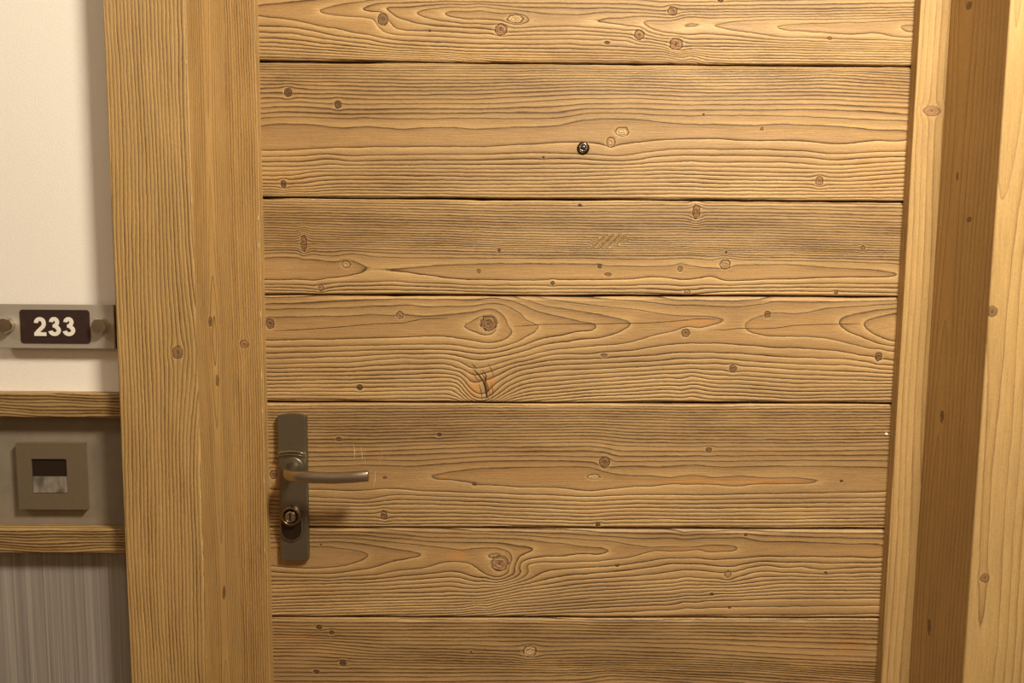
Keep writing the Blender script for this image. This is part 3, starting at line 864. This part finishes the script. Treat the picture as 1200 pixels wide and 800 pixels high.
# ------------------------------------------------------------------ chair rails on the wall
def rail(name, zb_, zt_, x0, x1, seed, label):
    g = GridMesh(); yf = YW-0.018; h = zt_-zb_; r = np.random.default_rng(seed)
    x = np.linspace(x0, x1, int((x1-x0)/0.006)); s = np.r_[0, .0003, .0008, .0016, np.linspace(.0028, h-.0028, 26), h-.0016, h-.0008, h-.0003, h]
    X, S = np.meshgrid(x, s); e = np.minimum(S, h-S)
    Y = yf+0.0016*(1-np.sqrt(np.clip(1-(1-np.clip(e/0.002, 0, 1))**2, 0, 1)))
    P = np.stack([X, Y, zb_+S+0.0002*smooth_noise(r, len(x), 6)[None]], -1)
    phi = (7.5 if seed == 81 else 8.0)*S/h+0.45*np.sin(X*21+seed)+0.25*np.sin(X*47+S*120)+0.3
    g.grid(P, X, zb_+S, phi)
    for row, fl in ((0, False), (-1, True)):
        ed = P[row]; bk = ed.copy(); bk[:, 1] = YW
        g.grid(np.stack([bk, ed]), np.stack([X[row]]*2), np.stack([P[row][:, 2]-.018, P[row][:, 2]]), np.stack([phi[row]-2, phi[row]]), flip=fl)
    return tag(g.build(name, RAILW), label, kind='structure')
rail('trim_6', Z_R1B, Z_R1T, -1.6, XLO-0.0005, 81, 'upper wooden chair rail below the room number sign')
rail('trim_7', Z_R2B, Z_R2T, -1.6, XLO-0.0005, 82, 'lower wooden chair rail above the striped wallpaper')
rail('trim_8', Z_R1B, Z_R1T, XRO+0.0005, 2.6, 83, 'upper wooden chair rail right of the door')
rail('trim_9', Z_R2B, Z_R2T, XRO+0.0005, 2.6, 84, 'lower wooden chair rail right of the door')

# ------------------------------------------------------------------ door furniture
BRONZE = plain('dark_satin_bronze', (0.215, 0.192, 0.142), 0.42, 0.85, noise_scale=500, amount=0.06, stretch=(1, 1, 1))
SATIN = plain('satin_nickel', (0.46, 0.415, 0.35), 0.30, 1.0, noise_scale=300, amount=0.05)
CHROME = plain('polished_steel', (0.62, 0.57, 0.50), 0.15, 1.0)
DARKM = plain('painted_recess_shade', (0.045, 0.026, 0.018), 0.35, 0.6)
BLACK = plain('black_slot', (0.006, 0.005, 0.004), 0.5)
LENS = plain('peephole_glass', (0.02, 0.02, 0.02), 0.05, 0.0, spec=0.8)
def pd(px, py, y=0.0): return on_y(px, py, y)
YP = -0.009
a0 = pd(325, 487, YP); a1 = pd(359.5, 655, YP)
px0, px1, pz1, pz0 = a0[0], pd(360, 570, YP)[0], a0[2], a1[2]
def arc_top(x0, x1, z, rise, n=14): return [(x0+(x1-x0)*k/n, z+rise*(1-(2*k/n-1)**2)) for k in range(n+1)]
outline = arc_top(px0, px1, pz1, 0.0022)[::-1] + [(x, 2*pz0-z) for x, z in arc_top(px0, px1, pz0, 0.0022)]
bm = bmesh.new(); outline_solid(bm, outline, YP, 0.0005, 0.0016, 2)
plate = put(from_bm('handle_plate', bm, BRONZE, door))
plate['label'] = 'dark bronze handle plate'
def sub(o): o.location = (0, 0, 0); return o
# slightly proud upper cover with a bright lip
zc = pd(343, 529, YP)[2]
up = arc_top(px0+0.0004, px1-0.0004, pz1-0.0006, 0.0021)[::-1] + [(x, z) for x, z in arc_top(px0+0.0004, px1-0.0004, zc, 0.0026)]
bm = bmesh.new(); outline_solid(bm, up, YP-0.0018, YP+0.001, 0.0008, 2); sub(from_bm('cover_cap', bm, BRONZE, plate))
for dz, th in ((0.0, 0.0030), (0.0052, 0.0012)):
    lip = [(x, z-dz) for x, z in arc_top(px0+0.0004, px1-0.0004, zc, 0.0026)]
    ring = lip[::-1] + [(x, z-th) for x, z in lip]
    bm = bmesh.new(); outline_solid(bm, ring, YP-0.0042, YP+0.001, min(0.0011, th*0.42), 3); sub(from_bm('cover_lip', bm, CHROME, plate))
# lever: boss on the plate, neck sweeping out and over into a flattened bar
def tube(bm, pts, n=20):
    """pts: (centre, half width across, half thickness) swept with frames kept level"""
    C = [np.array(p[0]) for p in pts]; rings = []
    for k, (c, a, b) in enumerate(pts):
        t = C[min(k+1, len(C)-1)]-C[max(k-1, 0)]; t = t/np.linalg.norm(t)
        up_ = np.array([0, 0, 1.0]); sd = np.cross(t, up_); sd /= np.linalg.norm(sd); u2 = np.cross(sd, t)
        rings.append([bm.verts.new(tuple(np.array(c)+u2*a*math.copysign(abs(math.sin(q))**.85, math.sin(q))+sd*b*math.copysign(abs(math.cos(q))**.85, math.cos(q)))) for q in [2*math.pi*j/n for j in range(n)]])
    for r0, r1 in zip(rings[:-1], rings[1:]):
        for j in range(n): bm.faces.new((r0[j], r0[(j+1) % n], r1[(j+1) % n], r1[j]))
    bm.faces.new(rings[0][::-1]); bm.faces.new(rings[-1])
YB = -0.058
hub = pd(343, 548, YP)
bar = [pd(x, y, YB) for x, y in ((352, 558.5), (368, 559.5), (390, 560.2), (412, 559.5), (431.5, 557.8))]
path = [((hub[0], YP+0.002, hub[2]), .0105, .0105), ((hub[0], YP-0.006, hub[2]), .0098, .0100), ((hub[0]+0.0005, YP-0.016, hub[2]-0.0002), .0088, .0092),
        ((hub[0]+0.0025, YP-0.027, hub[2]-0.0006), .0084, .0088), ((hub[0]+0.007, YP-0.037, hub[2]-0.001), .0084, .0085), ((hub[0]+0.0145, YP-0.0445, bar[0][2]+.0004), .0084, .0078),
        ((hub[0]+0.024, YP-0.048, bar[0][2]), .0083, .0072)]
path += [((b[0], YB+0.001 if k == 0 else YB+0.0006*k, b[2]), .0082-0.00005*k, .0062) for k, b in enumerate(bar) if b[0] > hub[0]+0.030]
bm = bmesh.new(); tube(bm, path, 24)
es = [e for e in bm.edges if len(e.link_faces) == 2 and max(len(f.verts) for f in e.link_faces) > 4]
lever = from_bm('lever', bm, SATIN, plate, True); sub(lever)
lever['label'] = 'satin metal lever'
m = lever.modifiers.new('round', 'BEVEL'); m.width = 0.0008; m.segments = 2; m.angle_limit = math.radians(50)
bm = bmesh.new(); lathe(bm, [(0.0165, -0.001), (0.0165, 0.0022), (0.0155, 0.0032), (0.0, 0.0032)], (hub[0], YP, hub[2]), n=36); sub(from_bm('lever_rose', bm, BRONZE, plate, False))
# lock: tall oval escutcheon with the cylinder guard in its upper half
lc = pd(341.5, 604, YP-0.006); lo = pd(342, 611, YP); ph = 0.0255
def stadium(cx, cz, r, half, n=14):
    o = [(cx+r*math.cos(math.pi*k/n), cz+half+r*math.sin(math.pi*k/n)) for k in range(n+1)]
    return o+[(cx-r*math.cos(math.pi*k/n), cz-half-r*math.sin(math.pi*k/n)) for k in range(n+1)]
bm = bmesh.new(); outline_solid(bm, stadium(lo[0], lo[2]-0.001, 0.0172, 0.0105), YP-0.0035, YP+0.001, 0.0015, 3); sub(from_bm('escutcheon', bm, BRONZE, plate))
bm = bmesh.new(); outline_solid(bm, stadium(lo[0], lo[2]-0.001, 0.0148, 0.0105), YP-0.0041, YP-0.002, 0.0004, 1); sub(from_bm('escutcheon_shade', bm, DARKM, plate))  # raised inlay; its dark colour paints the shadow of a sunken oval
bm = bmesh.new(); lathe(bm, [(0.0152, 0.001), (0.0152, 0.0085), (0.0142, 0.0105), (0.0118, 0.0115), (0.0108, 0.0108), (0.0106, 0.0085), (0.0, 0.0085)], (lc[0], YP, lc[2]), n=36)
sub(from_bm('cylinder_guard', bm, plain('warm_satin_metal', (0.27, 0.205, 0.145), 0.25, 1.0), plate, True))
bm = bmesh.new(); lathe(bm, [(0.0078, 0.008), (0.0078, 0.0118), (0.0070, 0.0126), (0.0, 0.0126)], (lc[0], YP, lc[2]), n=32); cyl = sub(from_bm('lock_cylinder', bm, CHROME, plate, False))
bm = bmesh.new(); outline_solid(bm, stadium(lc[0]-0.0002, lc[2], 0.0013, 0.0048, 6), YP-0.01285, YP-0.0120); sub(from_bm('keyhole', bm, BLACK, plate))
# peephole
pc = pd(683.5, 173.5, 0)
bm = bmesh.new(); lathe(bm, [(0.0088, -0.002), (0.0088, 0.0012), (0.0078, 0.0026), (0.0064, 0.0030), (0.0060, 0.0010), (0.0, 0.0010)], (pc[0], 0, pc[2]), n=32)
pe = put(from_bm('peephole', bm, plain('dark_brass_ring', (0.05, 0.034, 0.02), 0.3, 0.9), door, True)); pe['label'] = 'small round peephole'
bm = bmesh.new(); lathe(bm, [(0.0058, 0.0005), (0.0058, 0.0034), (0.0050, 0.0040), (0.0042, 0.0036), (0.0038, 0.0022), (0.0, 0.0022)], (pc[0], 0, pc[2]+0.0006), n=32); sub(from_bm('peephole_ring', bm, CHROME, pe, True))
bm = bmesh.new(); lathe(bm, [(0.0037, 0.0015), (0.0030, 0.0029), (0.0016, 0.0035), (0.0, 0.0037)], (pc[0], 0, pc[2]+0.0006), n=24); sub(from_bm('peephole_lens', bm, LENS, pe, True))
# white plastic dot near the hinge side
wc = pd(1038.5, 508.5, 0); bm = bmesh.new(); lathe(bm, [(0.0022, -0.001), (0.0022, 0.001), (0.0014, 0.0020), (0.0, 0.0023)], (wc[0], 0, wc[2]), n=16)
dot = put(from_bm('white_plug', bm, plain('white_plastic', (0.85, 0.80, 0.72), 0.4), door, True)); dot['label'] = 'tiny white plug'

# ------------------------------------------------------------------ cracks, scratches and chips in the planks
def ribbon(name, pts, w0, mat, parent, off=0.00025, y=0.0):
    P = [on_y(px, py, y) for px, py in pts]; bm = bmesh.new(); prev = None; n = len(P)
    for k, p in enumerate(P):
        t = P[min(k+1, n-1)]-P[max(k-1, 0)]; t = t/np.linalg.norm(t); nrm = np.array([-t[2], 0, t[0]]); w = w0*(0.25 if k in (0, n-1) else 1.0)/2
        a, b = [bm.verts.new((p[0]+s*nrm[0]*w, y-off, p[2]+s*nrm[2]*w)) for s in (1, -1)]
        if prev: bm.faces.new((prev[0], prev[1], b, a))
        prev = (a, b)
    o = from_bm(name, bm, mat, parent); o.location = -Vector(door.location); return o
CRACK = plain('dark_crack', (0.055, 0.025, 0.010), 0.9); SCR = plain('raw_wood_scratch', (0.72, 0.55, 0.34), 0.7)
def vp(view, *zs): return [vpx(view, zs[k], zs[k+1]) for k in range(0, len(zs), 2)]
p4 = plank_objs[4]; p5 = plank_objs[5]
def crack(view, *zs, w=0.0008): 
    ribbon('crack', dense(vp(view, *zs), 12), w, CRACK, p4).location = (0, 0, 0)
crack('4a', 100, 220, 250, 212, 340, 206, 480, 196, 580, 186, 700, 180, 800, 176, 900, 154, 1040, 150)
crack('4b', 240, 195, 400, 184, 560, 182, 760, 180, 860, 178, 960, 177, 1060, 170, 1200, 160)
crack('4c', 0, 160, 80, 153, 180, 156)
crack('4c', 140, 216, 240, 213, 300, 205, 420, 208, 500, 204, 600, 190, 720, 184, 960, 182)
crack('4b', 20, 425, 50, 455, 75, 490, 85, 520, 92, 560, 105, 590, w=0.0022)
crack('4b', 60, 440, 85, 475, 100, 520, 112, 570, w=0.0012)
crack('4b', 15, 440, 35, 470, 60, 500, w=0.0011)
crack('4b', 70, 430, 92, 462, 84, 500, 98, 545, 90, 592, w=0.0016)
crack('4b', 118, 500, 128, 545, 122, 590, w=0.0010)
crack('4b', 52, 505, 64, 545, 70, 592, w=0.0012)
crack('4b', 8, 395, 30, 410, 40, 432, w=0.0013)
crack('4b', 100, 395, 118, 425, 136, 470, w=0.0010)
for zs in ((480, 250, 488, 290, 485, 340), (520, 265, 530, 320, 527, 342), (540, 290, 546, 360), (634, 270, 630, 335), (596, 395, 600, 440, 588, 490), (612, 300, 618, 345),
           (255, 306, 290, 312), (340, 332, 360, 338), (318, 368, 342, 362), (385, 332, 408, 338), (445, 366, 478, 370), (420, 335, 432, 338), (820, 440, 838, 420), (660, 450, 676, 454), (750, 540, 790, 543), (830, 257, 845, 258)):
    ribbon('scratch', vp('5a', *zs), 0.0009, SCR, p5).location = (0, 0, 0)

# pale chips along the arrises of the left stop and post
def chip(parent, px, y0, y1, w, y):
    o = ribbon('chip', [(px, y0), (px+0.4, (y0+y1)/2), (px+0.3, y1)], w, SCR, parent, 0.0006, y); o.location = (0, 0, 0)
st = bpy.data.objects['trim_3']; po = bpy.data.objects['trim_1']
for px, y0, y1 in ((302.5, 252, 258), (303.2, 283, 291), (305.2, 364, 371), (306.4, 432, 446), (307.3, 478, 485), (309, 560, 566), (310.2, 640, 648)): chip(st, px, y0, y1, 0.0014, YS)
for px, y0, y1 in ((226, 228, 240), (236, 578, 586), (238, 634, 642), (238.6, 648, 657), (219.5, 70, 75)): chip(po, px-1.5, y0, y1, 0.0014, YC)

# ------------------------------------------------------------------ room number sign
YN = YW-0.014
ALU = plain('brushed_aluminium', (0.56, 0.51, 0.43), 0.45, 0.5, noise_scale=90, amount=0.06, stretch=(1, 1, 14))
PANEL = plain('dark_brown_panel', (0.040, 0.020, 0.016), 0.45, noise_scale=200, amount=0.15)
WHITE = plain('white_numeral', (0.90, 0.86, 0.78), 0.5)
sr = pd(132.5, 357, YN); sb = pd(132.5, 408.5, YN); pl0 = pd(23, 362.5, YN); pl1 = pd(106.5, 402.5, YN)
scx = (pl0[0]+pl1[0])/2; sx1 = sr[0]; sx0 = 2*scx-sx1; sz1 = sr[2]; sz0 = sb[2]; scz = (sz0+sz1)/2
sign = tag(empty('room_number_sign', (scx, YW, sz0)), 'brushed metal room number sign reading 233 on the cream wall', 'sign')
def under(o, p): o.location = -Vector(p.location); return o
under(box('sign_dark_slab', sx0+0.0003, sx1+0.0004, YN+0.003, YN+0.0075, sz0-0.0004, sz1-0.0005, PANEL, sign), sign)  # dark slab behind the plate, showing past its right and lower edges
under(box('sign_plate', sx0, sx1, YN, YN+0.003, sz0, sz1, ALU, sign, 0.0003, 1), sign)
def rrect(x0, x1, z0, z1, r, n=6):
    o = []
    for cx, cz, a in ((x1-r, z1-r, 0), (x0+r, z1-r, 90), (x0+r, z0+r, 180), (x1-r, z0+r, 270)):
        o += [(cx+r*math.cos(math.radians(a+90*k/n)), cz+r*math.sin(math.radians(a+90*k/n))) for k in range(n+1)]
    return o
pz1_, pz0_ = pl0[2], pl1[2]
bm = bmesh.new(); outline_solid(bm, rrect(pl0[0], pl1[0], pz0_, pz1_, 0.004), YN-0.0008, YN+0.0005); panel = under(from_bm('number_panel', bm, PANEL, sign), sign)
def stroke(bm, pts, w, y0, y1):
    n = len(pts); L, R = [], []
    for k, p in enumerate(pts):
        a, b = pts[max(k-1, 0)], pts[min(k+1, n-1)]; t = Vector((b[0]-a[0], b[1]-a[1])).normalized()
        L.append((p[0]-t.y*w/2, p[1]+t.x*w/2)); R.append((p[0]+t.y*w/2, p[1]-t.x*w/2))
    fv = [[bm.verts.new((q[0], y, q[1])) for q in S] for y in (y0, y1) for S in (L, R)]
    for k in range(n-1):
        bm.faces.new((fv[0][k], fv[1][k], fv[1][k+1], fv[0][k+1])); bm.faces.new((fv[0][k], fv[0][k+1], fv[2][k+1], fv[2][k])); bm.faces.new((fv[1][k+1], fv[1][k], fv[3][k], fv[3][k+1]))
    for k in (0, n-1): bm.faces.new((fv[0][k], fv[2][k], fv[3][k], fv[1][k]))
def arc(cx, cz, rx, rz, a0, a1, n=18): return [(cx+rx*math.cos(math.radians(a0+(a1-a0)*k/n)), cz+rz*math.sin(math.radians(a0+(a1-a0)*k/n))) for k in range(n+1)]
nt = pd(65, 371.5, YN)[2]; nb = pd(65, 393.5, YN)[2]; Hn = nt-nb; nx0 = pd(40, 382, YN)[0]; nx1 = pd(90.5, 382, YN)[0]; pitch = (nx1-nx0)/3*1.0; wn_ = pitch*0.93
def digit(d, x):
    bm = bmesh.new(); w = Hn*0.205; y0, y1 = YN-0.0016, YN-0.0004; S = lambda pts: [(x+px*wn_, nb+pz*Hn) for px, pz in pts]; ht = 0.1025; hx = w/wn_/2
    if d == '3':
        stroke(bm, S(arc(0.47, 0.735, 0.37-hx, 0.265-ht*.9, 178, -78, 24)), w, y0, y1)
        stroke(bm, S([(0.36, 0.535), (0.53, 0.535)]), w*0.86, y0-0.00006, y1)
        stroke(bm, S(arc(0.48, 0.30, 0.46-hx, 0.30-ht, 76, -172, 24)), w, y0-0.00012, y1)
    else:
        stroke(bm, S(arc(0.48, 0.69, 0.43-hx, 0.31-ht, 180, -22, 22)), w, y0, y1)
        stroke(bm, S([(0.80, 0.66), (0.70, 0.49), (0.47, 0.34), (0.28, 0.21), (0.20, 0.08)]), w, y0-0.00006, y1)
        stroke(bm, S([(0.04, 0.098), (0.92, 0.098)]), w*0.95, y0-0.00012, y1)
    o = from_bm('numeral', bm, WHITE, panel); return o
for k, d in enumerate('233'): digit(d, nx0+k*pitch)
for px in (10, 120):
    c = pd(px, 381.5, YN); cz = pd(120, 381.5, YN)[2]; cx = c[0] if px == 120 else 2*scx-pd(120, 381.5, YN)[0]
    bm = bmesh.new(); lathe(bm, [(0.0095, YN-YW), (0.0095, 0.0)][::-1] and [(0.0062, YN-YW+0.0), (0.0062, -0.0005), (0.0098, -0.0002), (0.0098, 0.0085), (0.0090, 0.0098), (0.0, 0.0100)], (cx, YN, cz), n=32)
    under(from_bm('standoff_bolt', bm, CHROME, sign, False), sign)

# ------------------------------------------------------------------ recessed wall light in the taupe band
YF = YW-0.008
q0 = pd(18, 519, YF); q1 = pd(101, 597, YF); o0 = pd(36, 537.5, YF); o1 = pd(79.5, 578, YF)
FACE = plain('taupe_metal', (0.205, 0.155, 0.100), 0.5, 0.35, noise_scale=300, amount=0.05)
wl = tag(empty('wall_light', ((q0[0]+q1[0])/2, YW, q1[2])), 'square recessed wall light set in the taupe band', 'wall light')
bm = bmesh.new()
xs = [q0[0], o0[0], o1[0], q1[0]]; zs_ = [q1[2], o1[2], o0[2], q0[2]]
for y in (YF, YW):
    pass
vv_ = {}
for yi, y in enumerate((YF, YW)):
    for i_, x in enumerate(xs):
        for j_, z in enumerate(zs_): vv_[yi, i_, j_] = bm.verts.new((x, y, z))
for i_ in range(3):
    for j_ in range(3):
        if (i_, j_) == (1, 1): continue
        for yi in (0, 1): bm.faces.new([vv_[yi, i_+a, j_+b] for a, b in ((0, 0), (1, 0), (1, 1), (0, 1))])
for a, b in (((0, 0), (3, 0)), ((3, 0), (3, 3)), ((3, 3), (0, 3)), ((0, 3), (0, 0))):
    d_ = (np.sign(b[0]-a[0]), np.sign(b[1]-a[1]))
    for k in range(3):
        p, q = (a[0]+d_[0]*k, a[1]+d_[1]*k), (a[0]+d_[0]*(k+1), a[1]+d_[1]*(k+1)); bm.faces.new((vv_[0, p[0], p[1]], vv_[0, q[0], q[1]], vv_[1, q[0], q[1]], vv_[1, p[0], p[1]]))
for a, b in (((1, 1), (2, 1)), ((2, 1), (2, 2)), ((2, 2), (1, 2)), ((1, 2), (1, 1))):
    bm.faces.new((vv_[0, a[0], a[1]], vv_[0, b[0], b[1]], vv_[1, b[0], b[1]], vv_[1, a[0], a[1]]))
under(from_bm('cover_plate', bm, FACE, wl), wl)
zm = pd(57, 558.5, YF)[2]
under(box('lamp_recess', o0[0], o1[0], YF+0.0022, YW-0.0005, o1[2], o0[2], plain('brown_black_recess', (0.022, 0.012, 0.008), 0.4), wl), wl)
bm = bmesh.new()
for a, b, c, d in (((o0[0]+.0006, YF+0.0005, o1[2]+.0008), (o1[0]-.0006, YF+0.0005, o1[2]+.0008), (o1[0]-.0006, YF+0.0016, zm), (o0[0]+.0006, YF+0.0016, zm)),): 
    f4 = [bm.verts.new(q) for q in (a, b, c, d)]; bm.faces.new(f4)
    k4 = [bm.verts.new((q[0], YF+0.003, q[2])) for q in (a, b, c, d)]
    bm.faces.new(k4[::-1])
    for k in range(4): bm.faces.new((f4[k], k4[k], k4[(k+1) % 4], f4[(k+1) % 4]))
s = NT('reflector_painted_streaks'); tc = s.t.nodes.new('ShaderNodeTexCoord').outputs['Object']
nz_ = s.noise(s.vscale(tc, (60, 1, 40)), 1.0, 2)
s.bump(nz_, 0.002); REFL = s.done(s.mix(s.rng(nz_, .35, .65), (0.22, 0.19, 0.16), (0.62, 0.57, 0.50)), 0.3, 0.6)  # pale streaks in the colour stand in for reflections
under(from_bm('reflector', bm, REFL, wl), wl)

# ------------------------------------------------------------------ ceiling downlights (above the view)
GLOW = bpy.data.materials.new('lamp_glow'); GLOW.use_nodes = True
GLOW.node_tree.nodes['Principled BSDF'].inputs['Emission Color'].default_value = (*LAMP_COLOR, 1)
GLOW.node_tree.nodes['Principled BSDF'].inputs['Emission Strength'].default_value = 8.0
RIMM = plain('white_rim', (0.8, 0.78, 0.74), 0.4)
for k, (loc, watts) in enumerate(LAMPS):
    e = tag(empty('ceiling_light', (loc[0], loc[1], H_CEIL)), 'round ceiling downlight ' + ('right of the door' if k == 0 else 'left of the door'), 'ceiling light', 'corridor downlights')
    bm = bmesh.new()
    bmesh.ops.create_cone(bm, cap_ends=True, segments=32, radius1=0.075, radius2=0.085, depth=0.012, matrix=Matrix.Translation((0, 0, -0.006)))
    from_bm('rim', bm, RIMM, e)
    bm = bmesh.new(); bmesh.ops.create_cone(bm, cap_ends=True, segments=32, radius1=0.060, radius2=0.060, depth=0.004, matrix=Matrix.Translation((0, 0, -0.014)))
    from_bm('diffuser', bm, GLOW, e)
    ld = bpy.data.lights.new('downlight', 'SPOT'); ld.energy = watts; ld.spot_size = math.radians(164); ld.spot_blend = 0.25; ld.color = LAMP_COLOR; ld.shadow_soft_size = 0.16
    lo_ = bpy.data.objects.new('downlight', ld); COL.objects.link(lo_); lo_.parent = e; lo_.location = (0, 0, -0.10)
